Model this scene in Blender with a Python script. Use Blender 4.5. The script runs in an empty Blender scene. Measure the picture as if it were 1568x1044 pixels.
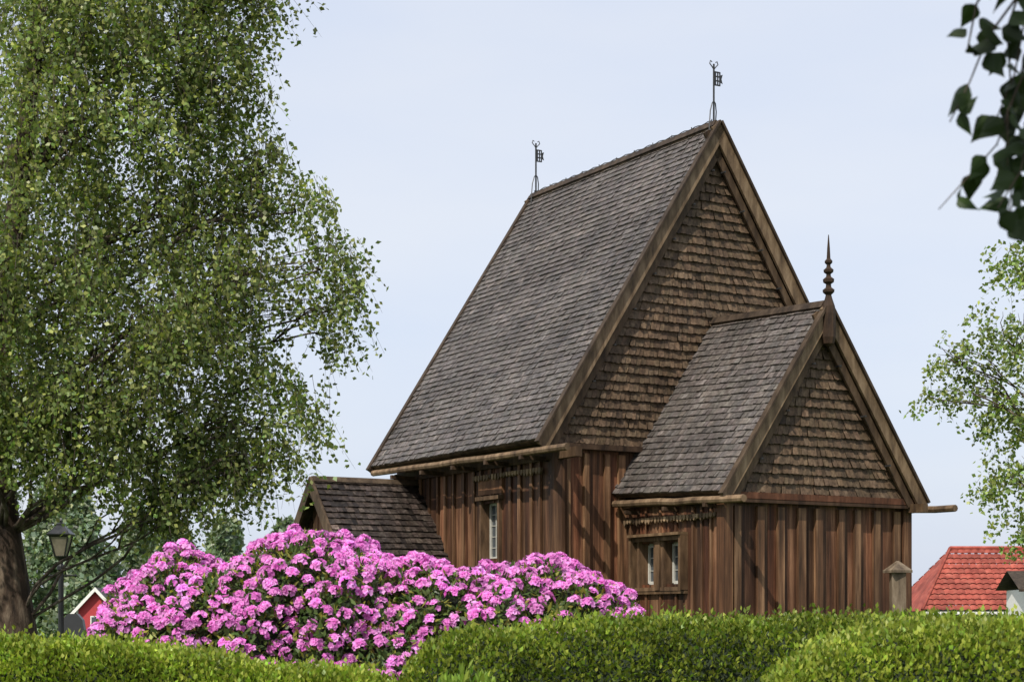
import bpy, math, random
import numpy as np
from mathutils import Vector
random.seed(7); rng=np.random.default_rng(7)
S=bpy.context.scene
S.view_settings.view_transform='Standard'; S.view_settings.look='None'; S.view_settings.exposure=0

# ------------------------------------------------------------ materials
def nt(name):
    m=bpy.data.materials.new(name); m.use_nodes=True
    n=m.node_tree; n.nodes.clear(); return m,n
def attr_wood(name,cols,scale=(9,9,.6),nscale=1.0,rough=.75,bump=.4,bdist=.01,spec=.25,pos=(.3,.5,.72),patch=(.65,1.3)):
    m,n=nt(name); N=n.nodes; L=n.links
    tc=N.new('ShaderNodeTexCoord'); mp=N.new('ShaderNodeMapping'); mp.inputs['Scale'].default_value=scale
    no=N.new('ShaderNodeTexNoise'); no.inputs['Scale'].default_value=nscale; no.inputs['Detail'].default_value=9; no.inputs['Roughness'].default_value=.65
    rp=N.new('ShaderNodeValToRGB'); rp.color_ramp.elements[0].position=pos[0]; rp.color_ramp.elements[1].position=pos[2]
    rp.color_ramp.elements[0].color=(*cols[0],1); rp.color_ramp.elements[1].color=(*cols[2],1)
    e=rp.color_ramp.elements.new(pos[1]); e.color=(*cols[1],1)
    at=N.new('ShaderNodeAttribute'); at.attribute_name='Col'
    mx=N.new('ShaderNodeMix'); mx.data_type='RGBA'; mx.blend_type='MULTIPLY'; mx.inputs[0].default_value=1
    no2=N.new('ShaderNodeTexNoise'); no2.inputs['Scale'].default_value=.9; no2.inputs['Detail'].default_value=4
    mr=N.new('ShaderNodeMapRange'); mr.inputs[1].default_value=.3; mr.inputs[2].default_value=.7; mr.inputs[3].default_value=patch[0]; mr.inputs[4].default_value=patch[1]
    mx2=N.new('ShaderNodeVectorMath'); mx2.operation='SCALE'
    bs=N.new('ShaderNodeBsdfPrincipled'); bs.inputs['Roughness'].default_value=rough; bs.inputs['Specular IOR Level'].default_value=spec
    bp=N.new('ShaderNodeBump'); bp.inputs['Strength'].default_value=bump; bp.inputs['Distance'].default_value=bdist
    out=N.new('ShaderNodeOutputMaterial')
    L.new(tc.outputs['Object'],mp.inputs[0]); L.new(mp.outputs[0],no.inputs['Vector']); L.new(no.outputs['Fac'],rp.inputs[0])
    L.new(rp.outputs[0],mx.inputs[6]); L.new(at.outputs['Color'],mx.inputs[7])
    L.new(tc.outputs['Object'],no2.inputs['Vector']); L.new(no2.outputs['Fac'],mr.inputs[0])
    L.new(mx.outputs[2],mx2.inputs[0]); L.new(mr.outputs[0],mx2.inputs['Scale'])
    L.new(mx2.outputs[0],bs.inputs['Base Color']); L.new(no.outputs['Fac'],bp.inputs['Height']); L.new(bp.outputs[0],bs.inputs['Normal'])
    L.new(bs.outputs[0],out.inputs[0]); return m
def leaf_mat(name,trans=.35,rough=.45,spec=.3,tint=(1.0,1.15,.5)):
    m,n=nt(name); N=n.nodes; L=n.links
    at=N.new('ShaderNodeAttribute'); at.attribute_name='Col'
    bs=N.new('ShaderNodeBsdfPrincipled'); bs.inputs['Roughness'].default_value=rough; bs.inputs['Specular IOR Level'].default_value=spec
    tr=N.new('ShaderNodeBsdfTranslucent'); mul=N.new('ShaderNodeVectorMath'); mul.operation='MULTIPLY'; mul.inputs[1].default_value=tint
    mx=N.new('ShaderNodeMixShader'); mx.inputs[0].default_value=trans; out=N.new('ShaderNodeOutputMaterial')
    L.new(at.outputs['Color'],bs.inputs['Base Color']); L.new(at.outputs['Color'],mul.inputs[0]); L.new(mul.outputs[0],tr.inputs[0])
    L.new(bs.outputs[0],mx.inputs[1]); L.new(tr.outputs[0],mx.inputs[2]); L.new(mx.outputs[0],out.inputs[0]); return m
def plain(name,col,rough=.5,metal=0,spec=.5):
    m,n=nt(name); N=n.nodes; bs=N.new('ShaderNodeBsdfPrincipled'); out=N.new('ShaderNodeOutputMaterial')
    no=N.new('ShaderNodeTexNoise'); no.inputs['Scale'].default_value=14; no.inputs['Detail'].default_value=5
    rp=N.new('ShaderNodeValToRGB'); rp.color_ramp.elements[0].color=(*[c*.7 for c in col],1); rp.color_ramp.elements[1].color=(*[min(1,c*1.2) for c in col],1)
    tc=N.new('ShaderNodeTexCoord'); n.links.new(tc.outputs['Object'],no.inputs['Vector'])
    n.links.new(no.outputs['Fac'],rp.inputs[0]); n.links.new(rp.outputs[0],bs.inputs['Base Color'])
    bs.inputs['Roughness'].default_value=rough; bs.inputs['Metallic'].default_value=metal; bs.inputs['Specular IOR Level'].default_value=spec
    n.links.new(bs.outputs[0],out.inputs[0]); return m

M_roof=attr_wood('roof_shingle',[(.040,.034,.031),(.088,.076,.070),(.165,.148,.140)],scale=(14,14,14),rough=.55,spec=.35,patch=(.75,1.25))
M_gable=attr_wood('gable_shingle',[(.03,.019,.011),(.085,.056,.034),(.16,.112,.072)],scale=(16,16,10),rough=.7,patch=(.75,1.25))
M_wall=attr_wood('tarred_stave',[(.014,.008,.005),(.080,.040,.021),(.23,.135,.075)],scale=(10,10,.55),rough=.6,bump=.7,bdist=.015)
M_board=attr_wood('weathered_board',[(.04,.027,.018),(.13,.092,.058),(.25,.19,.13)],scale=(7,7,1.6),rough=.7)
M_dark=plain('dark_inner',(.015,.010,.008),.9)
M_annex=attr_wood('annex_shingle',[(.012,.009,.008),(.038,.028,.023),(.095,.078,.068)],scale=(14,14,14),rough=.55)
M_iron=plain('wrought_iron',(.05,.05,.05),.5,.6)
M_black=plain('black_paint',(.015,.015,.016),.4)
M_white=plain('white_paint',(.75,.74,.70),.5)
M_frame=plain('window_frame_paint',(.50,.49,.44),.5)
M_glass=plain('window_glass',(.05,.06,.07),.08,0,.9)
M_leaf=leaf_mat('birch_leaf',.4,.4,.35)
M_hleaf=leaf_mat('hedge_leaf',.35,.42,.3)
M_petal=leaf_mat('petal',.4,.6,.15,(1.0,.85,1.0))
M_nleaf=leaf_mat('near_leaf',.12,.5,.25)
M_bark=attr_wood('birch_bark',[(.02,.015,.012),(.075,.055,.04),(.26,.22,.175)],scale=(5,5,1.4),nscale=1.6,rough=.85,bump=1,bdist=.05)
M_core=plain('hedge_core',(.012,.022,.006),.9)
M_red=plain('falu_red',(.40,.04,.045),.8)
M_tile=attr_wood('clay_tile',[(.17,.035,.025),(.26,.058,.04),(.34,.10,.07)],scale=(3,3,3),rough=.8)
M_grey=plain('grey_render',(.25,.26,.28),.9)

# ------------------------------------------------------------ builders
def empty(name,loc=(0,0,0),rz=0):
    o=bpy.data.objects.new(name,None); S.collection.objects.link(o); o.location=loc; o.rotation_euler=(0,0,rz); return o
class B:
    def __init__(s): s.v=[];s.f=[];s.c=[]
    def add(s,vs,fs,col=(1,1,1)):
        k=len(s.v); s.v+= [tuple(p) for p in vs]; s.f+=[tuple(i+k for i in f) for f in fs]; s.c+=[(*col,1)]*len(vs)
    def box(s,x0,x1,y0,y1,z0,z1,col=(1,1,1)):
        s.add([(x0,y0,z0),(x1,y0,z0),(x1,y1,z0),(x0,y1,z0),(x0,y0,z1),(x1,y0,z1),(x1,y1,z1),(x0,y1,z1)],
              [(0,3,2,1),(4,5,6,7),(0,1,5,4),(1,2,6,5),(2,3,7,6),(3,0,4,7)],col)
    def beam(s,p0,p1,a,b,col=(1,1,1)):
        p0=Vector(p0);p1=Vector(p1);a=Vector(a)/2;b=Vector(b)/2
        s.add([p0-a-b,p0+a-b,p0+a+b,p0-a+b,p1-a-b,p1+a-b,p1+a+b,p1-a+b],
              [(0,3,2,1),(4,5,6,7),(0,1,5,4),(1,2,6,5),(2,3,7,6),(3,0,4,7)],col)
    def tube(s,pts,rad,seg=7,col=(1,1,1)):
        pts=[Vector(p) for p in pts]; vs=[];fs=[]
        for i,p in enumerate(pts):
            d=(pts[min(i+1,len(pts)-1)]-pts[max(i-1,0)]).normalized()
            a=d.orthogonal().normalized() if i==0 else (a-d*a.dot(d)).normalized()
            b=d.cross(a); r=rad[i] if hasattr(rad,'__len__') else rad
            for k in range(seg):
                t=2*math.pi*k/seg; vs.append(p+a*(r*math.cos(t))+b*(r*math.sin(t)))
        for i in range(len(pts)-1):
            for k in range(seg):
                fs.append((i*seg+k,i*seg+(k+1)%seg,(i+1)*seg+(k+1)%seg,(i+1)*seg+k))
        fs.append(tuple(range(seg))[::-1]); fs.append(tuple((len(pts)-1)*seg+k for k in range(seg)))
        s.add(vs,fs,col)
    def lathe(s,prof,cx,cy,seg=12,col=(1,1,1),rot=0):
        vs=[];fs=[]
        for r,z in prof:
            for k in range(seg):
                t=2*math.pi*k/seg+rot; vs.append((cx+r*math.cos(t),cy+r*math.sin(t),z))
        for i in range(len(prof)-1):
            for k in range(seg): fs.append((i*seg+k,i*seg+(k+1)%seg,(i+1)*seg+(k+1)%seg,(i+1)*seg+k))
        fs.append(tuple(range(seg))[::-1]); fs.append(tuple((len(prof)-1)*seg+k for k in range(seg)))
        s.add(vs,fs,col)
    def obj(s,name,mat,parent=None,smooth=False):
        me=bpy.data.meshes.new(name); me.from_pydata(s.v,[],s.f); me.materials.append(mat)
        ca=me.color_attributes.new('Col','FLOAT_COLOR','POINT'); ca.data.foreach_set('color',np.array(s.c,dtype=np.float32).ravel())
        if smooth: me.polygons.foreach_set('use_smooth',[True]*len(me.polygons))
        o=bpy.data.objects.new(name,me); S.collection.objects.link(o); o.parent=parent; return o
def nrm(a): return a/np.maximum(np.linalg.norm(a,axis=1,keepdims=True),1e-6)
def quads_obj(name,V,C,mat,parent=None):
    """V: (N,4,3)  C: (N,3)"""
    n=len(V); me=bpy.data.meshes.new(name)
    me.vertices.add(4*n); me.vertices.foreach_set('co',V.reshape(-1).astype(np.float32))
    me.loops.add(4*n); me.loops.foreach_set('vertex_index',np.arange(4*n,dtype=np.int32))
    me.polygons.add(n); me.polygons.foreach_set('loop_start',np.arange(0,4*n,4,dtype=np.int32))
    me.update(calc_edges=True); me.validate(); me.materials.append(mat)
    ca=me.color_attributes.new('Col','FLOAT_COLOR','POINT')
    c=np.ones((n,4,4),np.float32); c[:,:,:3]=C[:,None,:]; ca.data.foreach_set('color',c.ravel())
    o=bpy.data.objects.new(name,me); S.collection.objects.link(o); o.parent=parent; return o
def leaves(P,D,Sd,Ln,Wd,fold=.12,mid=.42):
    D=nrm(D); Sd=Sd-D*(Sd*D).sum(1,keepdims=True); Sd=nrm(Sd); Nn=np.cross(D,Sd)
    Ln=np.asarray(Ln).reshape(-1,1); Wd=np.asarray(Wd).reshape(-1,1)
    a=P; b=P+D*Ln*mid+Sd*Wd*.5+Nn*Wd*fold; c=P+D*Ln; d=P+D*Ln*mid-Sd*Wd*.5+Nn*Wd*fold
    return np.stack([a,b,c,d],1)
def rv(n): return nrm(rng.normal(size=(n,3)))
def colvar(n,base,v=.25,alt=None,pa=.2):
    c=np.array(base)[None]*np.exp(rng.normal(0,v,(n,1)))*np.exp(rng.normal(0,.07,(n,3)))
    if alt is not None:
        k=rng.random(n)<pa; c[k]=np.array(alt)*np.exp(rng.normal(0,v*.6,(k.sum(),1)))
    return np.clip(c,0,1)

# ------------------------------------------------------------ shingles
def shingle_quad(b,L0,L1,U0,U1,course,width,th=.018,over=1.2,pointed=.0,vary=.2,sag=.0,outward=None,gap=.0015):
    L0,L1,U0,U1=map(Vector,(L0,L1,U0,U1))
    up=((U0+U1)/2-(L0+L1)/2); n=max(2,int(round(up.length/course))); 
    N=(L1-L0).cross(up).normalized()
    if outward is not None and N.dot(Vector(outward))<0: N=-N
    for j in range(n):
        v0=j/n; v1=min(1,(j+over)/n)
        a0=L0.lerp(U0,v0); a1=L1.lerp(U1,v0); c0=L0.lerp(U0,v1); c1=L1.lerp(U1,v1)
        w=(a1-a0).length
        if w<.05: continue
        k=max(1,int(round(w/width))); cuts=[0]; 
        for i in range(1,k): cuts.append((i+random.uniform(-.22,.22)+(.5 if j%2 else 0)*.6)/k)
        cuts=[min(1,c) for c in cuts]+[1]
        rowt=random.uniform(.86,1.14)
        for i in range(k):
            u0=cuts[i]+gap/w; u1=cuts[i+1]-gap/w
            if u1-u0<.0005: continue
            g=max(0.3,random.gauss(1,vary))*rowt
            if random.random()<.012: g*=random.choice([.5,1.7])
            col=(g*random.uniform(.97,1.06),g,g*random.uniform(.93,1.02))
            dz=random.uniform(-.05,.05)*course; upn=up.normalized()
            sg=sag*(2+math.sin(j*.31+i*.05)+math.sin(i*.11-j*.17))
            t=th*random.uniform(.65,1.35)
            A=a0.lerp(a1,u0)+N*(t+sg)+upn*dz; Bp=a0.lerp(a1,u1)+N*(t*random.uniform(.8,1.2)+sg)+upn*dz
            C=c0.lerp(c1,u1)+N*(.003+sg); D=c0.lerp(c1,u0)+N*(.003+sg)
            A2=A-N*t*1.2; B2=Bp-N*t*1.2
            if pointed>0:
                M=(A+Bp)/2-upn*pointed; M2=M-N*t*1.2
                b.add([A,M,Bp,C,D,A2,M2,B2],[(0,1,2,3,4),(5,6,1,0),(6,7,2,1)],col)
            else: b.add([A,Bp,C,D,A2,B2],[(0,1,2,3),(4,5,1,0)],col)

# ------------------------------------------------------------ stave walls
def stave_wall(b,bt,p0,along,length,z0,z1,out,pw,bsp,bw,bth,ops=()):
    p0=Vector(p0); al=Vector(along); o=Vector(out)
    edges=sorted({0,length,*[x for q in ops for x in q[:2]]}); cuts=[]
    for i in range(len(edges)-1):
        L=edges[i+1]-edges[i]; k=max(1,int(round(L/pw)))
        for j in range(k): cuts.append((edges[i]+L*j/k,edges[i]+L*(j+1)/k))
    def piece(bb,a0,a1,za,zb,t0,t1,col):
        q0=p0+al*((a0+a1)/2)+o*((t0+t1)/2); q0.z=za; q1=q0.copy(); q1.z=zb
        bb.beam(q0,q1,al*(a1-a0),o*(t1-t0),col)
    def col():
        g=random.uniform(.5,1.45); r=random.uniform(0,1)
        return (g*(1.0+.3*r),g*(1-.06*r),g*(1-.12*r))
    for a,c in cuts:
        seg=[(z0,z1)]
        for q in ops:
            if a>=q[0]-1e-4 and c<=q[1]+1e-4: seg=[(z0,q[2]),(q[3],z1)]
        cc=col(); off=random.uniform(0,.014)
        for za,zb in seg: piece(b,a+.003,c-.003,za,zb,-.05,off,cc)
    if bsp:
        x=bsp*.5
        while x<length-bw*.5:
            xx=x+random.uniform(-.04,.04); w=bw*random.uniform(.8,1.2); seg=[(z0,z1-.1)]
            for q in ops:
                if xx+w/2>q[0]-.08 and xx-w/2<q[1]+.08: seg=[(z0,q[2]-.1),(q[3]+.12,z1-.1)]
            g=random.uniform(1.0,1.8)
            for za,zb in seg:
                if zb-za>.05: piece(bt,xx-w/2,xx+w/2,za,zb,.015,bth*random.uniform(.85,1.1),(g*1.0,g,g*.97))
            x+=bsp

# ------------------------------------------------------------ CHURCH
CH=empty('stave_church',(4.92,28.92,0),math.radians(30.25))
walls=B(); batt=B(); boards=B(); rs=B(); gs=B(); core=B(); an=B(); iron=B(); wf=B(); gl=B(); slab=B()
cw=1.83; cl=2.87; nw=3.13; ny0=2.87; ny1=8.85
core.box(-cw+.3,cw-.3,.3,cl+.5,0,3.9); core.box(-nw+.3,nw-.3,ny0+.3,ny1-.3,0,5)
cwin=[(1.12,1.66,2.2,2.88),(1.82,2.36,2.2,2.88)]
stave_wall(walls,batt,(-cw,0,0),(1,0,0),2*cw,0,3.5,(0,-1,0),.2,.41,.13,.07)
stave_wall(walls,batt,(-cw,0,0),(0,1,0),cl,0,3.6,(-1,0,0),.22,.0,.1,.05,ops=cwin)
stave_wall(walls,batt,(cw,0,0),(0,1,0),cl,0,3.6,(1,0,0),.22,.41,.1,.05)
for yy in (.16,.36,.60,.84,2.62):
    batt.beam((-cw-.02,yy,0),(-cw-.02,yy,3.42),(.045,0,0),(0,.05,0),(random.uniform(.9,1.5),)*3)
for yy in (1.3,1.74,2.15):
    batt.beam((-cw-.02,yy,3.02),(-cw-.02,yy,3.42),(.045,0,0),(0,.05,0),(.9,.8,.75)); batt.beam((-cw-.02,yy,0),(-cw-.02,yy,2.05),(.045,0,0),(0,.05,0),(.9,.8,.75))
for sx in (-1,1):
    batt.box(sx*cw-.09+sx*.02,sx*cw+.09+sx*.02,-.085,.1,0,3.5,(1.2,1.1,1.0))
nwin=[(4.80-ny0,5.38-ny0,2.7,3.68)]
stave_wall(walls,batt,(-nw,ny0,0),(1,0,0),2*nw,0,4.5,(0,-1,0),.2,.36,.12,.07)
stave_wall(walls,batt,(-nw,ny0,0),(0,1,0),ny1-ny0,0,4.9,(-1,0,0),.21,.34,.07,.05,ops=nwin)
stave_wall(walls,batt,(nw,ny0,0),(0,1,0),ny1-ny0,0,4.9,(1,0,0),.25,.45,.1,.06)
stave_wall(walls,batt,(-nw,ny1,0),(1,0,0),2*nw,0,4.6,(0,1,0),.3,.45,.1,.06)
batt.lathe([(.15,0),(.15,2),(.14,4.45)],-nw+.02,ny0+.02,14,(.75,.7,.65))
batt.lathe([(.15,0),(.15,2),(.14,4.45)],nw-.02,ny0+.02,14,(.75,.7,.65))
def roof(front,back,hw,zf,zfb,zap,zapb,b,course,width,sag):
    for sx in (-1,1):
        L0=Vector((sx*hw,front,zf)); L1=Vector((sx*hw,back,zfb)); U0=Vector((0,front,zap)); U1=Vector((0,back,zapb))
        n=Vector((sx*(zap-zf),0,hw)).normalized()
        s0=n*.012
        slab.add([L0-n*.1,L1-n*.1,U1-n*.1,U0-n*.1,L0-s0,L1-s0,U1-s0,U0-s0],[(0,1,2,3),(4,7,6,5),(0,4,5,1),(3,2,6,7),(0,3,7,4),(1,5,6,2)],(.6,.55,.5))
        shingle_quad(b,L0,L1,U0,U1,course,width,.028,1.2,0,.14,sag,n)
        boards.beam(U0+Vector((sx*.055,0,.02)),U1+Vector((sx*.055,0,.02)),Vector((sx*.13*.55,0,-.13*.84)),n*.03,(.32,.3,.3))
roof(2.67,8.96,3.63,4.57,4.57,10.22,10.22,rs,.13,.105,.005)
roof(-.2,cl+.02,2.05,3.60,3.73,6.64,6.80,rs,.13,.105,.003)
def gable(y,hw,z0,zap,b,course,out=-1):
    slab.add([(-hw,y+.09,z0),(hw,y+.09,z0),(0,y+.09,zap),(-hw,y+.01,z0),(hw,y+.01,z0),(0,y+.01,zap)],[(0,1,2),(3,5,4),(0,3,4,1)],(.5,.5,.5))
    shingle_quad(b,(-hw,y,z0),(hw,y,z0),(-.02,y,zap),(.02,y,zap),course,.10,.05,1.15,.008,.13,0,(0,out,0),gap=.0005)
gable(ny0-.06,3.5,4.56,9.98,gs,.155)
gable(-.06,1.93,3.62,6.42,gs,.155)
gable(ny1+.04,3.5,4.56,9.98,gs,.155,1)
def trimboard(y,hw,z,h,d,col): boards.beam((-hw,y,z),(hw,y,z),(0,d,0),(0,0,h),col)
trimboard(ny0-.10,3.3,4.50,.09,.16,(.35,.28,.25)); trimboard(-.10,1.98,3.56,.10,.14,(.65,.36,.28))
trimboard(-.13,1.95,3.475,.05,.09,(.35,.26,.22))
def barge(y,hw,z0,zap,w,inner=True):
    for sx in (-1,1):
        d=Vector((-sx*hw,0,zap-z0)).normalized(); n=Vector((d.z*sx,0,abs(d.x)))
        p0=Vector((sx*hw,y,z0))-d*.08; p1=Vector((0,y,zap))
        boards.beam(p0-n*(w/2-.03),p1-n*(w/2-.03)+d*.02,n*w,Vector((0,.05,0)),(1.2,1.12,1.02))
        boards.beam(p0+n*.035+Vector((0,-.02,0)),p1+n*.035+Vector((0,-.02,0))+d*.03,n*.04,Vector((0,.12,0)),(.36,.33,.31))
        if inner: boards.beam(p0-n*(w+.05)+Vector((0,.07,0))+d*.12,p1-n*(w+.05)+Vector((0,.07,0)),n*.13,Vector((0,.045,0)),(.55,.48,.42))
        L=(p1-p0).length; k=int(L/.75)
        for i in range(1,k):
            q=p0.lerp(p1,i/k)-n*(w+.12); iron.beam(q+Vector((0,-.02,0)),q+Vector((0,.1,0)),(.025,0,0),(0,0,.025))
barge(2.63,3.63,4.57,10.22,.22); barge(-.24,2.05,3.60,6.64,.19); barge(8.99,3.63,4.57,10.22,.2,False)
def gutter(x,y0,y1,z,zb):
    pts=[(x,y0+(y1-y0)*i/8+0,z+(zb-z)*i/8+random.uniform(-.012,.012)) for i in range(9)]
    boards.tube(pts,.058,8,(1.15,1.05,.95))
gutter(-3.62,1.80,8.9,4.38,4.45); gutter(3.62,2.4,8.9,4.38,4.45)
gutter(-2.06,-.75,2.8,3.46,3.56); gutter(2.08,-.95,2.8,3.43,3.5)
for yy in (3.2,4.4,5.6,6.8,8.0): boards.beam((-3.0,yy,4.30),(-3.68,yy,4.32),(0,.08,0),(0,0,.07),(.4,.33,.29))
for yy in (.2,1.3,2.4): boards.beam((-1.8,yy,3.40),(-2.12,yy,3.41),(0,.07,0),(0,0,.06),(.4,.33,.29))
boards.beam((-nw-.02,2.2,4.36),(-nw-.02,8.8,4.36),(.12,0,0),(0,0,.16),(.45,.36,.3))
boards.beam((-cw-.03,-.3,3.5),(-cw-.03,2.8,3.56),(.1,0,0),(0,0,.12),(.45,.36,.3)); boards.beam((cw+.03,-.5,3.45),(cw+.03,2.8,3.5),(.1,0,0),(0,0,.14),(.7,.6,.5))
slab.add([(-3.6,2.75,4.52),(-3.0,2.75,4.54),(-3.0,8.9,4.54),(-3.6,8.9,4.52)],[(0,1,2,3)],(.5,.5,.5))
slab.add([(-2.03,-.1,3.60),(-1.75,-.1,3.62),(-1.75,2.8,3.72),(-2.03,2.8,3.70)],[(0,1,2,3)],(.5,.5,.5))
def lit_tips(x,y0,y1,z,w):  # invented row; its pale colour stands in for sunlight on plank tips
    y=y0
    while y<y1:
        h=.10*random.uniform(.7,1.25); c=random.uniform(.8,2.0); t=w*random.uniform(.55,.85)
        boards.add([(x,y,z),(x,y+t,z),(x,y+t,z-h*.6),(x,y+t*.5,z-h),(x,y,z-h*.6),(x+.05,y,z),(x+.05,y+t,z),(x+.05,y+t,z-h*.6),(x+.05,y+t*.5,z-h),(x+.05,y,z-h*.6)],
           [(0,1,2,3,4),(0,4,9,5),(4,3,8,9),(3,2,7,8),(2,1,6,7)],(c,c*.95,c*.88)); y+=w
lit_tips(-cw-.10,.15,2.75,3.30,.09); lit_tips(-nw-.09,3.3,5.6,4.18,.10)
def window(x,y0,y1,z0,z1,nx,nz,fr):
    for (a,c) in ((y0-.07,y0),(y1,y1+.07)): boards.box(x-.07,x+.2,a,c,z0-.07,z1+.05,(.9,.75,.65))
    boards.box(x-.09,x+.2,y0-.10,y1+.10,z0-.13,z0-.07,(1.0,.85,.75)); boards.box(x-.12,x+.1,y0-.13,y1+.13,z1+.05,z1+.12,(.8,.68,.58))
    g=x+.15
    gl.box(g,g+.01,y0,y1,z0-.07,z1+.05)
    wf.box(g-.04,g-.003,y0,y0+fr,z0,z1); wf.box(g-.04,g-.003,y1-fr,y1,z0,z1)
    wf.box(g-.038,g-.004,y0+fr,y1-fr,z0-.05,z0+fr); wf.box(g-.038,g-.004,y0+fr,y1-fr,z1-fr,z1+.04)
    for i in range(1,nx):
        t=y0+(y1-y0)*i/nx; wf.box(g-.02,g-.005,t-.008,t+.008,z0+fr,z1-fr)
    for i in range(1,nz):
        t=z0+(z1-z0)*i/nz; wf.box(g-.018,g-.006,y0+fr,y1-fr,t-.005,t+.005)
window(-nw,4.80,5.38,2.7,3.68,3,5,.035)
window(-cw,1.19,1.60,2.22,2.86,2,3,.035); window(-cw,1.88,2.30,2.22,2.86,2,3,.035)
boards.box(-cw-.10,-cw+.16,1.67,1.81,2.1,2.92,(.75,.62,.52)); boards.box(-cw-.2,-cw+.05,1.0,2.48,2.985,3.03,(.9,.78,.65)); boards.box(-cw-.08,-cw+.05,1.0,2.48,2.04,2.088,(.8,.68,.56))
boards.box(-cw-.16,-cw+.05,1.0,1.06,2.1,2.98,(.8,.66,.55)); boards.box(-cw-.16,-cw+.05,2.42,2.48,2.1,2.98,(.8,.66,.55))
boards.box(-nw-.06,-nw+.02,4.66,5.5,3.83,4.1,(1.4,.95,.72))
fx,fy=0,-.27
boards.lathe([(.04,5.98),(.09,6.02),(.115,6.12),(.115,6.5),(.10,6.62),(.06,6.74),(.045,6.8),(.09,6.84),(.095,6.88),(.045,6.92),(.04,6.97),(.085,7.0),(.09,7.05),(.04,7.09),(.035,7.13),(.075,7.16),(.08,7.2),(.035,7.24),(.03,7.28),(.06,7.31),(.062,7.34),(.03,7.38),(.022,7.55),(.006,7.76)],fx,fy,8,(.28,.22,.19))
def vane(y,zb,h,s=1):
    iron.tube([(0,y,zb-.1),(0,y,zb+h)],.018,6)
    for q in (-1,1): iron.tube([(0,y,zb+h-.10),(q*.04,y,zb+h-.05),(q*.09,y,zb+h+.0),(q*.07,y,zb+h+.05),(q*.04,y,zb+h+.03)],.01,5)
    z0=zb+h-.36; 
    for i in range(4): iron.beam((0,y,z0+i*.075),(.13,y,z0+i*.075),(0,0,.024),(0,.012,0))
    for xx in (.035,.085,.13): iron.beam((xx,y,z0-.008),(xx,y,z0+.235),(.022,0,0),(0,.014,0))
    iron.add([(.14,y-.005,z0+.05),(.14,y-.005,z0+.18),(.19,y-.005,z0+.20),(.165,y-.005,z0+.115),(.19,y-.005,z0+.03)],[(0,1,2,3,4)])
    iron.tube([(0,y,zb+.42),(-.06,y-.03,zb+.36),(-.12,y-.06,zb+.22),(-.15,y-.08,zb+.02),(-.17,y-.09,zb-.22)],.011,5)
    iron.tube([(0,y,zb+.42),(.05,y+.02,zb+.38),(.09,y+.05,zb+.25),(.11,y+.1,zb+.03)],.011,5)
vane(2.78,10.24,1.06); vane(8.8,10.24,1.06)
cond=[(-.03,2.8+i*.1,10.31+.012*math.sin(i*1.7)) for i in range(61)]
iron.tube(cond,.009,5)
for i in range(0,61,6): iron.tube([(-.03,2.8+i*.1,10.2),(-.03,2.8+i*.1,10.34)],.010,5)
ry,rz,fz,hw=8.01,4.24,2.66,1.37; x0,x1=-5.3,-3.05
for sy in (-1,1):
    L0=Vector((x0,ry+sy*hw,fz)); L1=Vector((x1,ry+sy*hw,fz)); U0=Vector((x0,ry,rz)); U1=Vector((x1,ry,rz)); n=Vector((0,sy*(rz-fz),hw)).normalized(); s0=n*.012
    slab.add([L0-n*.08,L1-n*.08,U1-n*.08,U0-n*.08,L0-s0,L1-s0,U1-s0,U0-s0],[(0,1,2,3),(4,7,6,5),(0,4,5,1),(3,2,6,7),(0,3,7,4),(1,5,6,2)],(.4,.4,.4))
    shingle_quad(an,L0,L1,U0,U1,.15,.11,.035,1.2,0,.3,.004,n)
    d=(U0-L0).normalized()
    boards.beam(L0-n*.07+Vector((-.03,0,0))-d*.05,U0-n*.07+Vector((-.03,0,0)),n*.2,(.05,0,0),(.55,.5,.45))
    boards.beam(U0+n*.035-d*.06,U1+n*.035-d*.06,d*.13,n*.03,(.5,.48,.46))
stave_wall(walls,batt,(-5.05,ry-1.15,0),(0,1,0),2.3,0,2.75,(-1,0,0),.2,.4,.08,.05)
stave_wall(walls,batt,(-5.05,ry-1.15,0),(1,0,0),1.9,0,2.85,(0,-1,0),.2,.4,.08,.05)
core.box(-4.8,-3.3,ry-.95,ry+.95,0,2.7)
slab.add([(-5.08,ry-1.3,2.68),(-5.08,ry+1.3,2.68),(-5.08,ry,4.14),(-5.0,ry-1.3,2.68),(-5.0,ry+1.3,2.68),(-5.0,ry,4.14)],[(0,1,2),(3,5,4)],(.5,.5,.5))
for i in range(9):
    yy=ry-1.0+i*.25; h=2.7+(1.3-abs(yy-ry))*1.0; batt.beam((-5.1,yy,2.6),(-5.1,yy,h),(.03,0,0),(0,.2,0),(random.uniform(.4,.8),)*3)
walls.obj('stave_walls',M_wall,CH); batt.obj('battens_and_posts',M_wall,CH); boards.obj('boards_gutters_finial',M_board,CH)
rs.obj('roof_shingles',M_roof,CH); gs.obj('gable_shingles',M_gable,CH); core.obj('interior_core',M_dark,CH); an.obj('annex_roof_shingles',M_annex,CH)
iron.obj('weather_vanes',M_iron,CH); wf.obj('window_frames',M_frame,CH); gl.obj('window_glass',M_glass,CH); slab.obj('roof_boarding',M_board,CH)
PO=empty('wooden_post'); b=B(); X,Y=6.12,28.5
b.box(X-.11,X+.11,Y-.11,Y+.11,0,2.36,(1.0,1.05,1.1)); b.lathe([(.24,2.362),(.24,2.40),(.02,2.55)],X,Y,4,(.9,.95,1),math.pi/4+.3)
b.obj('post_with_cap',M_board,PO)

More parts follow.
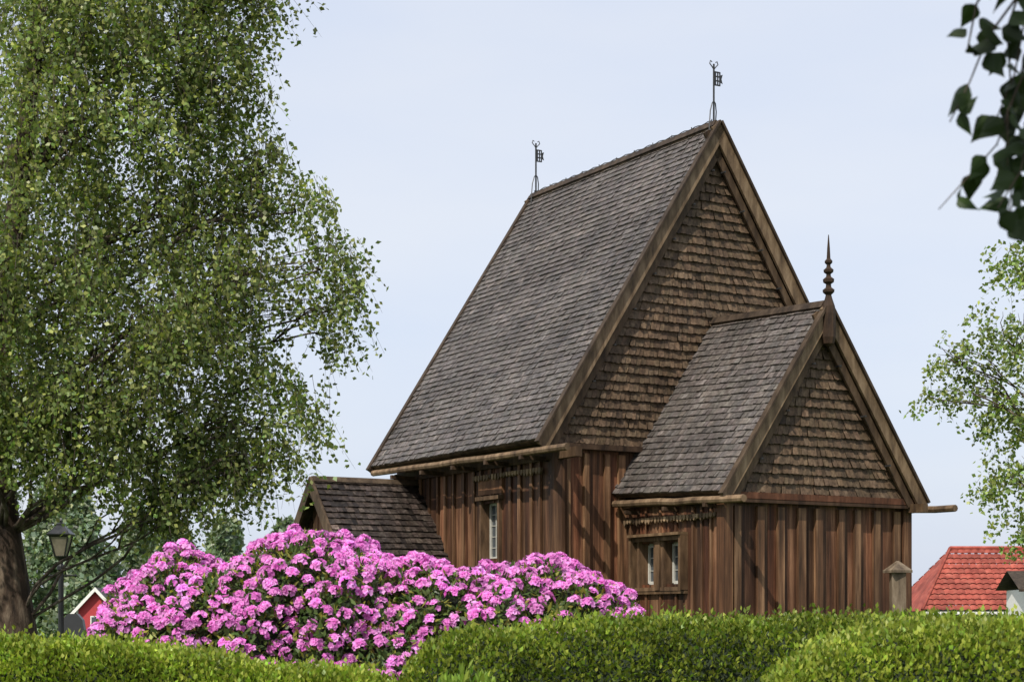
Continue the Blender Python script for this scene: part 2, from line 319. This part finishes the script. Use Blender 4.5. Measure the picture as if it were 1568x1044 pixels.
# ------------------------------------------------------------ ground
g=B(); g.add([(-700,-60,0),(700,-60,0),(700,1400,0),(-700,1400,0)],[(0,1,2,3)])
M_gr=attr_wood('grass',[(.03,.055,.012),(.06,.10,.025),(.10,.13,.04)],scale=(.8,.8,.8),nscale=3,rough=.9,bump=.5,bdist=.05); g.obj('ground',M_gr)

# ------------------------------------------------------------ trees
def limb(b,p0,p1,r0,r1,wig=.15,n=7,arch=.3,seg=7):
    p0=Vector(p0);p1=Vector(p1); L=(p1-p0).length; pts=[];rad=[]
    ph=random.uniform(0,6)
    for i in range(n+1):
        t=i/n; p=p0.lerp(p1,t); p.z+=arch*L*math.sin(math.pi*t)*.5
        w=wig*L*.25*math.sin(math.pi*t); p+=Vector((math.sin(ph+t*5)*w,math.cos(ph*2+t*4)*w,0)); pts.append(p); rad.append(r0*(1-t)+r1*t)
    b.tube(pts,rad,seg); return pts
def tree(name,trunk,trad,clumps,base,alt,leaf=.06,dens=1.0,K=16,slen=(.3,.75),mat=None,pa=.2,barkc=(1,1,1),droop=1.0,limbr=.055,thr=-1.3):
    E=empty(name); b=B(); b.tube(trunk,trad,12,barkc)
    tv=[Vector(p) for p in trunk]
    Ps=[];Ds=[];Ls=[];Ws=[];Cs=[]; TW=[]
    for c in clumps:
        cx,cy,cz,r=c[:4]; dn=c[4] if len(c)>4 else 1.0
        tz=cz-.5*math.hypot(cx-tv[-1].x,cy-tv[-1].y)-.4
        best=min(range(len(tv)),key=lambda i:abs(tv[i].z-tz)); best=max(1,best)
        pts=limb(b,tv[best],(cx,cy,cz),max(.02,limbr*min(1.3,r)),.012,.5,9,.12)
        for k in range(int(6+4*r)):
            q=Vector((cx,cy,cz))+Vector(rv(1)[0])*r*random.uniform(.4,.85)
            q.z+=.1; st=pts[random.choice([5,6,7,8,9])]
            limb(b,st,q,.013,.003,.4,4,.2,5)
        n=int(300*dn*dens*r*r)+10
        u=rv(n)*(rng.random((n,1))**.42)*r*np.array([[1,1,.85]])*(1+.12*rng.normal(size=(n,1)))
        nz=np.sin(u[:,0]*4.1+cx*3)+np.sin(u[:,1]*3.3+cz)+np.sin(u[:,2]*5.1+cy)+np.sin((u[:,0]+u[:,2])*6.7)
        u=u[nz>thr+rng.normal(0,.4,len(u))]; n=len(u)
        st=u+np.array([[cx,cy,cz+.25*droop]])
        ln=rng.uniform(slen[0],slen[1],(n,1)); out=nrm(u+1e-3)*.45+rng.normal(0,.28,(n,3)); out[:,2]=-droop; out=nrm(out)
        tt=(np.arange(K)+.5)/K
        side=nrm(rng.normal(size=(n,3))*np.array([[1,1,.1]]))
        pos=st[:,None,:]+out[:,None,:]*(ln[:,:,None]*tt[None,:,None])+side[:,None,:]*(.2*ln[:,:,None]*(1-tt[None,:,None])**2)
        pos=pos+rng.normal(0,.034*leaf/.06,pos.shape); pos=pos.reshape(-1,3); m=len(pos)
        D=rv(m)*.9; D[:,2]-=.45*droop
        Ps.append(pos);Ds.append(D);Ls.append(leaf*rng.uniform(.7,1.25,m));Ws.append(leaf*.78*rng.uniform(.7,1.2,m))
        sc=np.repeat(np.exp(rng.normal(0,.24,(n,1))),K,0); cm=math.exp(random.gauss(0,.13))
        Cs.append(colvar(m,base,.16,alt,pa)*sc*cm)
        a=st; e=st+out*ln; w=np.zeros((n,3)); w[:,0]=.003
        TW.append(np.stack([a-w,a+w,e+w*.4,e-w*.4],1))
    P=np.concatenate(Ps);D=np.concatenate(Ds);V=leaves(P,D,rv(len(P)),np.concatenate(Ls),np.concatenate(Ws))
    quads_obj('foliage',V,np.clip(np.concatenate(Cs),0,1),mat or M_leaf,E)
    T=np.concatenate(TW); quads_obj('twigs',T,np.full((len(T),3),.5),M_bark,E)
    b.obj('trunk_and_limbs',M_bark,E,True); return E
birch=[(-5.5,22.5,9.6,2.0,.7),(-3.95,22,8.8,1.1,.9),(-3.3,21.8,9.3,.6),(-5.1,21.5,7.6,1.4),(-3.6,22,7.75,.65,.9),(-4.3,22,6.7,1.15),(-2.65,22,6.6,.45,1.1),(-2.35,22,5.9,.5,1.2),(-3.2,21.7,5.75,.85,1.1),
 (-2.5,22.2,5.15,.55,1.1),(-3.1,22,4.5,.7,1.1),(-2.8,21.8,4.0,.5,1.2),(-3.6,22.3,3.75,.6,1.1),(-4.6,21.5,5.1,1.2),(-5.8,21,5.8,1.4),(-5.5,22,4.4,1.0),(-4.4,22.5,3.9,.7,1.1),
 (-7.6,22,6.6,1.8,.3),(-8.4,22.5,9,1.9,.3),(-7.9,22,4.8,1.3,.3),(-4.2,22.8,10.4,1.4,.5),(-6.3,23.5,8,1.8,.35),(-6,22,11.6,1.8,.3),(-4.9,23.6,6.2,1.3,.5),(-6.4,20.7,4.4,.9),(-3.75,21.2,4.9,.7),
 (-6.0,20.9,3.75,.6,1.2),(-5.2,21.1,3.5,.6,1.2),(-4.5,21.3,3.35,.55,1.2),(-3.95,21.5,3.05,.45,1.3),(-3.4,21.6,3.35,.45,1.3),(-3.35,22,6.75,.5,.9),(-4.9,21.4,8.9,.9),(-3.5,21.8,8.2,.5,.9),
 (-4.3,21.0,4.3,.75),(-5.0,20.8,4.1,.6),(-2.9,21.6,3.5,.35,1.2),(-3.0,21.9,7.1,.3,1.0),(-2.15,21.9,5.4,.35,1.1),(-4.2,21.4,2.75,.3,1.2)]
tree('birch_tree',[(-5.93,22,-.1),(-6.0,22,.6),(-6.1,22,1.5),(-6.25,22,2.6),(-6.35,22,3.6),(-6.3,22,5),(-6.0,22,7),(-5.8,22,9),(-5.7,22,11),(-5.6,22,12.3)],[.36,.30,.27,.24,.21,.17,.13,.09,.05,.02],birch,(.16,.205,.065),(.26,.28,.08),.070,1.0,16,(.3,.9),barkc=(.7,.62,.55),pa=.28,thr=-1.0)
right=[(9.6,35,7.1,.8,.4),(8.5,35,6.7,.42,.35),(8.25,34.9,5.9,.42,.35),(9.0,35.2,6.2,.5,.35),(9.95,35,8.4,.6,.6),(9.85,35,5.6,.7,.9),(9.75,35,4.4,.7,1),(9.9,34.8,3.4,.55,.9),(11,35,6,1.6,.5),(11.3,35.5,8.5,1.5,.4),(11,34.7,4.2,1.1,.6)]
tree('deciduous_tree',[(10.9,35,-.1),(10.85,35,1.5),(10.8,35,3),(10.9,35,5),(11,35,7),(11.1,35,9)],[.25,.22,.19,.15,.09,.03],right,(.19,.25,.07),(.27,.30,.08),.1,.75,14,(.25,.6),droop=.6,limbr=.07)
shade_crown=[(.3,2.3,5.4,1.0),(1.2,3.0,5.9,1.1),(-.4,1.4,6.2,1.0,.5),(2.6,4,6.2,1.2,.3),(3.6,4.5,7.4,1.6,.3),(4.6,3.6,6,1.2,.3),(.2,3.2,6.4,.8,.5)]  # out-of-frame crown clumps, added overhead to shade the hanging leaves
NB=tree('birch_tree',[(3.4,4.6,-.1),(3.42,4.6,1.5),(3.5,4.6,3.2),(3.4,4.5,5),(3.5,4.5,7),(3.5,4.4,8.6)],[.2,.17,.15,.12,.07,.02],shade_crown,(.08,.12,.03),(.12,.15,.04),.07,.6)
random.seed(21)
nb=B(); nl=[];nc=[]
limb(nb,(3.45,4.55,3.4),(1.1,3.95,3.35),.04,.008,.3,8,.25)
sprays=[[(1.28,3.95,3.38),(1.17,3.97,3.05),(1.06,4,2.90),(1.02,4.0,2.80),(.975,4,2.71)],
 [(1.2,4.0,3.36),(1.20,4.05,3.05),(1.13,4,2.80),(1.08,4,2.66),(1.0,4.02,2.57),(.955,4.02,2.52)],
 [(1.45,3.95,3.4),(1.22,3.9,3.05),(1.14,3.9,2.75),(1.11,3.92,2.58),(1.06,3.92,2.50)],
 [(1.5,3.95,3.4),(1.28,4.1,3.1),(1.19,4.1,2.85),(1.16,4.1,2.62),(1.13,4.1,2.50)],
 [(1.2,4.05,3.37),(1.11,4.05,3.1),(1.04,4.02,2.98),(1.02,4.02,2.88)],[(1.4,4.0,3.38),(1.22,4.0,3.2),(1.15,4.0,2.98),(1.12,4.0,2.82),(1.08,4,2.72)],
 [(1.6,4.0,3.4),(1.3,3.95,3.2),(1.17,3.95,2.9),(1.09,3.95,2.72),(1.09,3.95,2.6)],
 [(1.5,4.1,3.4),(1.2,4.1,3.15),(1.13,4.1,2.95),(1.14,4.1,2.8)],[(1.5,4.1,3.4),(1.25,4.05,2.9),(1.17,4.05,2.72),(1.13,4.05,2.6),(1.12,4.05,2.52)]]
for sp in sprays:
    nb.tube(sp,[.005,.004,.0028,.002,.0016,.0012][:len(sp)],5)
    for i in range(len(sp)-1):
        a=Vector(sp[i]);c=Vector(sp[i+1]); k=max(1,int((c-a).length/.03))
        if a.z>3.15: continue
        for j in range(k):
            if random.random()<.08: continue
            p=a.lerp(c,(j+random.random())/k); d=Vector((random.gauss(0,.75),random.gauss(0,.5),random.gauss(-.85,.4))).normalized()
            s=d.cross(Vector((random.gauss(0,.6),-1,random.gauss(0,.5)))).normalized(); n=d.cross(s)
            L=random.uniform(.05,.082); W=L*.72; base=p+d*.014
            prof=[(0,.0),(.06,.2),(.2,.45),(.36,.5),(.55,.36),(.75,.18),(.9,.06),(1,0)]; bend=random.uniform(-.3,.1)
            f=lambda u,w,sg: base+d*(L*u)+s*(sg*W*w)+n*(W*w*.3+bend*L*u*u)
            pts=[f(u,w,1) for u,w in prof]+[f(u,w,-1) for u,w in prof[-2:0:-1]]
            nl.append((p,pts)); g_=random.uniform(.4,1.3); nc.append((.024*g_,.042*g_,.010*g_))
lb=B()
for (p,pts),c in zip(nl,nc): 
    lb.add(pts,[tuple(range(len(pts)))],c); lb.add([p,p+Vector((.0012,0,0)),pts[0]],[(0,1,2)],c)
lb.obj('hanging_leaves',M_nleaf,NB); nb.obj('hanging_twigs',M_bark,NB)

def mass(name,blobs,base,alt,leaf,K,mat=M_leaf):
    Ps=[];Cs=[]
    for (x,y,z,rx,rz_,n) in blobs:
        u=rv(n)*(rng.random((n,1))**.3)*np.array([[rx,rx,rz_]])
        nz=np.sin(u[:,0]*2.7+x)+np.sin(u[:,2]*3.3+x*2)+np.sin((u[:,0]-u[:,1])*2.1); u=u[nz>-1.4]
        Ps.append(u+np.array([[x,y,z]])); cm=math.exp(random.gauss(0,.16)); Cs.append(colvar(len(u),np.array(base)*cm,.22,alt,.15))
    P=np.concatenate(Ps); V=leaves(P,rv(len(P)),rv(len(P)),leaf*rng.uniform(.6,1.3,len(P)),leaf*.8*rng.uniform(.6,1.3,len(P)))
    return quads_obj(name,V,np.concatenate(Cs),mat)
bl=[]
def bt(x,y,top,w,n=1200):
    for k in range(6):
        t=k/5; ww=w*(.75+.35*math.sin(math.pi*min(1,t*1.1+.1)))*(1-.45*t**3)
        for q in range(2):
            bl.append((x+random.uniform(-.55,.55)*w*(1-.5*t),y+random.uniform(-1,1),top*(.15+.70*t)+random.uniform(-.05,.05)*top,ww*.62,top*.15,n//2))
for (x,t,w) in [(-17.7,6.4,2.0),(-15.6,6.2,1.5),(-14.2,5.9,1.3),(-12.9,5.7,1.3),(-11.6,5.3,1.2),(-10.4,4.8,1.1),(-9.2,5.0,1.1),(-8.1,5.3,1.0),(-7.0,5.1,1.1),(-19.5,7,2.0),(-5.6,4.6,1.2)]:
    bt(x*2.08,125+random.uniform(-6,6),1.6+(t-1.6)*2.08,w*2.08,1500)
for i in range(70):
    bt(-70+i*2.1+random.uniform(-.8,.8),165+random.uniform(-8,8),random.uniform(4.2,6.8),random.uniform(1.4,2.4),500)
mass('background_trees',bl,(.22,.28,.19),(.27,.31,.18),.42,1)  # leaf colours paled to carry the haze of distance

# ------------------------------------------------------------ hedges
def hedge(name,x0,x1,yf,yb,top,n,base,alt,leaf=.035,endr=.5):
    E=empty(name); yc=(yf+yb)/2; hy=(yb-yf)/2
    def surf(x,a):
        T=top(x); e=np.clip(np.minimum(x-x0,x1-x)/endr,0,1); e=np.sqrt(1-(1-e)**2)
        ca,sa=np.cos(a),np.sin(a); p=.5
        lump=1+.035*np.sin(x*7.3+a*3)+.03*np.sin(x*13.1-a*5)+.02*np.sin(x*23+a*9)
        y=yc-np.sign(ca)*np.abs(ca)**p*hy*e*lump; z=.35+(T-.35)*(sa**p)*(.55+.45*e)*(1+.25*(lump-1))
        return y,z
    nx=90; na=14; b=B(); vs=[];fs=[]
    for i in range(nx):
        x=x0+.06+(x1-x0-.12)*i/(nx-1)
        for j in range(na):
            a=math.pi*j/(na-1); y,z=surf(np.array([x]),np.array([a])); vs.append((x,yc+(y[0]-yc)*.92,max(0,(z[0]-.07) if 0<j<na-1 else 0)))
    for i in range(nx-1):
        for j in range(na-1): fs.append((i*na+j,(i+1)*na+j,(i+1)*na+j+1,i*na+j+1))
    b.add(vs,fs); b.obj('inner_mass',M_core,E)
    x=rng.uniform(x0,x1,n); a=rng.uniform(.02,2.4,n); y,z=surf(x,a)
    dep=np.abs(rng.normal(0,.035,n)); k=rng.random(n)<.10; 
    P=np.stack([x,y+dep,z-dep*.8+k*rng.uniform(0,.08,n)],1)+rng.normal(0,.014,(n,3))
    out=np.stack([np.zeros(n),-np.cos(a),np.sin(a)],1); D=nrm(out+rv(n)*.9+np.array([[0,0,.35]]))
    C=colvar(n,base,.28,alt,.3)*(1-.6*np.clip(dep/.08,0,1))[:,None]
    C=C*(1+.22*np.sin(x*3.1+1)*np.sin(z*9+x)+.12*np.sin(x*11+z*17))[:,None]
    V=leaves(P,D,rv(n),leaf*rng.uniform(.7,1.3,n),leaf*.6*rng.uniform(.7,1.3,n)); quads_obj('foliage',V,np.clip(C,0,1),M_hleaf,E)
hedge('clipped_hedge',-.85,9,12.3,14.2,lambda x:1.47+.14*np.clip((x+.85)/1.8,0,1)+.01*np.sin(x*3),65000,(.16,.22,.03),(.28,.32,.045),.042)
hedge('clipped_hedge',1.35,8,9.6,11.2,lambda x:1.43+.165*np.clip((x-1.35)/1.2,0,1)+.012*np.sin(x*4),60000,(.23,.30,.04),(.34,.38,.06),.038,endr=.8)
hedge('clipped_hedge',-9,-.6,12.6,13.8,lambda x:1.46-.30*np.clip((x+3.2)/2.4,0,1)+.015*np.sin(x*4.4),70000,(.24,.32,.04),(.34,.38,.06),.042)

E=empty('young_shrub'); n=620; P=np.stack([rng.normal(-.24,.16,n),rng.normal(9.6,.12,n),rng.uniform(.5,1.36,n)],1); 
P[:,2]=np.minimum(P[:,2],1.36-.6*np.abs(P[:,0]+.24)-.06*np.abs(np.sin(P[:,0]*25))); D=rv(n)*.5+np.array([[0,0,.9]])
quads_obj('foliage',leaves(P,D,rv(n),rng.uniform(.05,.085,n),rng.uniform(.018,.028,n)),colvar(n,(.22,.32,.05),.2),M_hleaf,E)
b=B()
for i in range(9):
    x=-.24+random.gauss(0,.1); b.tube([(-.24,9.6,0),(x*.6-.1,9.6,.6),(x,9.6+random.gauss(0,.08),1.25)],[.012,.008,.003],5)
b.obj('stems',M_bark,E)

# ------------------------------------------------------------ rhododendron
E=empty('rhododendron_bush')
hx=np.array([-3.98,-3.9,-3.76,-3.55,-3.18,-2.8,-2.19,-1.5,-1.14,-.83,-.52,.1,.53,.84,1.12,1.2])+.05; hz=np.array([1.3,1.7,1.93,2.0,2.24,2.08,2.36,2.33,2.07,2.09,2.03,2.12,2.07,1.92,1.80,1.3])-.03
def rsurf(x,a,sc=1.0):
    T=np.interp(x,hx,hz); e=np.clip(np.minimum(x+3.95,1.28-x)/.9,0,1); e=np.sqrt(np.clip(1-(1-e)**2,0,1)); p=.75
    lump=1+.06*np.sin(x*5.1+a*4)+.05*np.sin(x*9.3-a*6+1)+.03*np.sin(x*17+a*11)
    ca,sa=np.cos(a),np.sin(a)
    y=17.2-np.sign(ca)*np.abs(ca)**p*1.5*(.25+.75*e)*lump*sc; z=.15+(T-.15)*(sa**.6)*(1+.35*(lump-1))*sc; return y,z
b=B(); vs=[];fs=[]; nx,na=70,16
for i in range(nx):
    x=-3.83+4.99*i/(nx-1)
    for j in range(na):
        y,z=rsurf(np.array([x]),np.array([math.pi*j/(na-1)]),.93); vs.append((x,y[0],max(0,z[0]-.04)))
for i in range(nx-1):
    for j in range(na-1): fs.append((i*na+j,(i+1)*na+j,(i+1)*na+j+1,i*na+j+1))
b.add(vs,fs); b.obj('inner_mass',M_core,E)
n=24000; x=rng.uniform(-3.93,1.26,n); a=rng.uniform(.02,2.6,n); y,z=rsurf(x,a); out=np.stack([np.sin(x*3)*.3,-np.cos(a),np.sin(a)],1)
dep=np.abs(rng.normal(0,.05,n))[:,None]-.02; P=np.stack([x,y,z],1)-out*dep
D=nrm(rv(n)+out*.6); quads_obj('leaves',leaves(P,D,np.cross(D,out)+rv(n)*.3,rng.uniform(.07,.12,n),rng.uniform(.025,.038,n),mid=.55),colvar(n,(.07,.11,.028),.3,(.28,.28,.055),.22),M_hleaf,E)
cand=9000; x=rng.uniform(-3.93,1.26,cand); a=rng.uniform(.05,2.3,cand); y,z=rsurf(x,a); Q=np.stack([x,y,z],1); cells={}; keep=[]
for i in range(cand):
    if math.sin(x[i]*6.3+z[i]*5)+math.sin(z[i]*11-x[i]*3.1)<-1.35+random.gauss(0,.3): continue
    key=tuple((Q[i]/.118).astype(int)); ok=True
    for dx in (-1,0,1):
        for dy in (-1,0,1):
            for dz in (-1,0,1):
                for q in cells.get((key[0]+dx,key[1]+dy,key[2]+dz),()):
                    if ((Q[i]-Q[q])**2).sum()<.118**2: ok=False
    if ok: cells.setdefault(key,[]).append(i); keep.append(i)
keep=np.array(keep); T=len(keep); out=nrm(np.stack([np.sin(x*3)*.3,-np.cos(a),np.sin(a)*.9+.35],1)[keep]+rv(T)*.25); ctr=Q[keep]+out*rng.uniform(-.02,.07,(T,1))
NF=15; F=nrm(rv(T*NF)+np.repeat(out,NF,0)*1.0); R=np.repeat(rng.uniform(.045,.074,(T,1)),NF,0)
fc=np.repeat(ctr,NF,0)+F*R; Pp=np.repeat(fc,5,0); Fn=np.repeat(F,5,0); t1=nrm(np.cross(Fn,np.array([[.3,.5,.8]]))); t2=np.cross(Fn,t1)
ang=np.tile(np.arange(5)*2*math.pi/5,T*NF)[:,None]+np.repeat(rng.uniform(0,6,(T*NF,1)),5,0)
D=t1*np.cos(ang)+t2*np.sin(ang); sd=np.cross(D,Fn); D=nrm(D+Fn*rng.uniform(.15,.7,(len(D),1)))
tc=np.repeat(np.exp(rng.normal(0,.10,(T,1))),NF*5,0); lt=np.repeat(rng.random((T*NF,1)),5,0)
C=(np.array([[.78,.19,.62]])*(1-lt)+np.array([[.90,.46,.82]])*lt)*tc*np.exp(rng.normal(0,.08,(len(D),1)))
quads_obj('flower_trusses',leaves(Pp,D,sd,rng.uniform(.030,.042,len(D)),rng.uniform(.026,.034,len(D)),fold=-.15,mid=.6),np.clip(C,0,.95),M_petal,E)
b=B()
for i in range(12): 
    x_=-3.4+i*.38; b.tube([(x_*.7-.4,17.3,0),(x_,17.2,.8),(x_+random.gauss(0,.15),17.1,1.6)],[.05,.035,.02],6)
b.obj('stems',M_bark,E)

# ------------------------------------------------------------ lamp
E=empty('street_lamp',(-6.78,27,0)); b=B()
b.lathe([(.09,0),(.09,.5),(.065,.56),(.045,.62),(.04,2.35),(.06,2.37),(.06,2.42),(.03,2.46),(.03,2.5),(.09,2.54),(.11,2.57)],0,0,14)
for q in (-1,1): b.tube([(0,0,2.28),(q*.22,0,2.28)],.014,6); b.lathe([(.001,2.25),(.025,2.28),(.001,2.31)],q*.22,0,8)
for k in range(4):
    t=math.pi/4+k*math.pi/2; b.beam((.105*math.cos(t),.105*math.sin(t),2.57),(.2*math.cos(t),.2*math.sin(t),2.88),(.022,0,0),(0,.022,0))
b.lathe([(.2,2.86),(.245,2.885),(.25,2.90),(.13,2.99),(.08,3.03),(.08,3.06),(.02,3.08),(.025,3.11),(.004,3.15)],0,0,4,rot=math.pi/4)
b.obj('post_and_frame',M_black,E); b=B(); b.lathe([(.10,2.575),(.19,2.855)],0,0,4,rot=math.pi/4)
b.obj('lantern_glass',plain('amber_glass',(.22,.19,.14),.15),E)
E=empty('headstone'); b=B()
prof=[(-.2,0),(-.2,1.45),(-.17,1.62),(-.08,1.72),(.08,1.72),(.17,1.62),(.2,1.45),(.2,0)]; X,Y=-7.45,30.5
b.add([(X+p,Y-.08,q) for p,q in prof]+[(X+p,Y+.08,q) for p,q in prof],[tuple(range(8)),tuple(range(15,7,-1))]+[(i,i+1,i+9,i+8) for i in range(7)])
b.obj('stone_slab',plain('dark_granite',(.03,.03,.033),.4),E)

# ------------------------------------------------------------ houses
def cottage(name,x0,x1,y0,y1,ze,zr,o=.3):
    E=empty(name); w=B(); r=B(); t=B(); gg=B(); w.box(x0,x1,y0,y1,0,ze); xm=(x0+x1)/2
    w.add([(x0,y0,ze),(x1,y0,ze),(xm,y0,zr-.1)],[(0,1,2)]); w.add([(x0,y1,ze),(x1,y1,ze),(xm,y1,zr-.1)],[(0,1,2)])
    for xa in (x0-o,x1+o):
        s=-.3; r.add([(xa,y0-.3,ze+s),(xa,y1+.3,ze+s),(xm,y1+.3,zr),(xm,y0-.3,zr),(xa,y0-.3,ze+s-.1),(xm,y0-.3,zr-.1)],[(0,1,2,3),(0,3,5,4)],(.8,.8,.8))
        t.beam((xa,y0-.33,ze+s-.1),(xm,y0-.33,zr-.1),(0,.04,0),(0,0,.26))
    for X in (x0+.05,x1-.05): t.box(X-.07,X+.07,y0-.03,y0+.02,0,ze)
    t.box(xm-.35,xm+.35,y0-.03,y0+.02,1.0,1.9); gg.box(xm-.28,xm+.28,y0-.045,y0-.032,1.07,1.83)
    w.obj('walls',M_red,E); r.obj('roof',plain('dark_roof',(.06,.055,.055),.8),E); t.obj('white_trim',M_white,E); gg.obj('window',M_glass,E)
cottage('red_cottage',-26.2,-23.8,108,112,2.3,3.6)
def hiphouse(name,x0,x1,y0,y1,ze,zr,hip):
    E=empty(name); w=B(); r=B(); t=B(); w.box(x0,x1,y0,y1,0,ze); ym=(y0+y1)/2; o=.35
    xs=x0-o; xe=x1+o; n=int((xe-xs)/.08); hh=[0,.03,.045,.03]
    for (ya,) in ((y0-o,),(y1+o,)):
        for j in range(12):
            u0=j/12;u1=(j+1)/12
            for i in range(n):
                xa=xs+.08*i; xb=xa+.08
                if xb<xs+hip*u0 or xa>xe-hip*u0: continue
                P=lambda u,h,X,l:(min(max(X,xs+hip*u),xe-hip*u),ya+(ym-ya)*u,ze-.15+(zr-ze+.15)*u+h+l)
                gz=.85+.3*((i//4*7+j*13)%10)/10; r.add([P(u0,hh[i%4],xa,.04),P(u0,hh[(i+1)%4],xb,.04),P(u1,hh[(i+1)%4],xb,0),P(u1,hh[i%4],xa,0)],[(0,1,2,3)],(gz,gz,gz))
        t.beam((xs,ya,ze-.24),(xe,ya,ze-.24),(0,.04,0),(0,0,.12))
    for X,sg in ((xs,1),(xe,-1)): r.add([(X,y0-o,ze-.15),(X,y1+o,ze-.15),(X+sg*hip,ym,zr)],[(0,1,2)])
    for X,sg in ((xs,1),(xe,-1)): r.tube([(X,y0-o,ze-.1),(X+sg*hip,ym,zr+.06)],.08,6,(.8,.8,.8))
    r.tube([(xs+hip,ym,zr+.06),(xe-hip,ym,zr+.06)],.1,6,(1.2,1.2,1.2))
    w.obj('walls',M_grey,E); r.obj('tile_roof',M_tile,E); t.obj('white_trim',M_white,E)
hiphouse('red_roofed_house',19.0,31,82,89,2.2,5.0,2.2)
E=empty('white_outbuilding'); b=B(); b.box(21.2,25.5,74,77,0,2.9); b.obj('walls',M_white,E); b=B()
b.add([(20.8,73.7,2.9),(25.9,73.7,2.9),(25.9,75.5,3.7),(20.8,75.5,3.7),(20.8,77.3,2.9),(25.9,77.3,2.9),(20.8,73.7,2.8),(25.9,73.7,2.8)],[(0,1,2,3),(3,2,5,4),(0,6,7,1)],(.3,.3,.3)); b.obj('roof',M_board,E)

# ------------------------------------------------------------ sky & sun
W=bpy.data.worlds.new('World'); S.world=W; W.use_nodes=True; N=W.node_tree.nodes; L=W.node_tree.links; N.clear()
sk=N.new('ShaderNodeTexSky'); sk.sky_type='NISHITA'; sk.sun_disc=False; sk.sun_elevation=math.radians(50); sk.sun_rotation=math.radians(210); sk.dust_density=3; sk.air_density=1.0
tc=N.new('ShaderNodeTexCoord'); mp=N.new('ShaderNodeMapping'); mp.inputs['Scale'].default_value=(1.6,1.6,5)
no=N.new('ShaderNodeTexNoise'); no.inputs['Scale'].default_value=1.5; no.inputs['Detail'].default_value=5
rp=N.new('ShaderNodeValToRGB'); rp.color_ramp.elements[0].position=.4; rp.color_ramp.elements[0].color=(6.6,7.2,8.5,1); rp.color_ramp.elements[1].position=.68; rp.color_ramp.elements[1].color=(7.5,7.8,8.5,1)
L.new(tc.outputs['Generated'],mp.inputs[0]); L.new(mp.outputs[0],no.inputs['Vector']); L.new(no.outputs['Fac'],rp.inputs[0])
mx=N.new('ShaderNodeMix'); mx.data_type='RGBA'; mx.inputs[0].default_value=.75
bg=N.new('ShaderNodeBackground'); bg.inputs[1].default_value=.125; out=N.new('ShaderNodeOutputWorld')
L.new(sk.outputs[0],mx.inputs[6]); L.new(rp.outputs[0],mx.inputs[7]); L.new(mx.outputs[2],bg.inputs[0]); L.new(bg.outputs[0],out.inputs[0])
sl=bpy.data.lights.new('sun','SUN'); sl.energy=5.0; sl.angle=math.radians(.5); sl.color=(1,.94,.84)
so=bpy.data.objects.new('sun',sl); S.collection.objects.link(so)
e=math.radians(50); d=Vector((-.5*math.cos(e),-.866*math.cos(e),math.sin(e))); so.rotation_euler=d.to_track_quat('Z','Y').to_euler(); so.location=d*60

cam=bpy.data.cameras.new('camera'); co=bpy.data.objects.new('camera',cam); S.collection.objects.link(co); S.camera=co
co.location=(0,0,1.6); co.rotation_euler=(math.radians(90),0,0); cam.lens=63.14; cam.sensor_width=36; cam.shift_y=.273; cam.clip_end=3000
cam.dof.use_dof=True; cam.dof.focus_distance=29; cam.dof.aperture_fstop=7
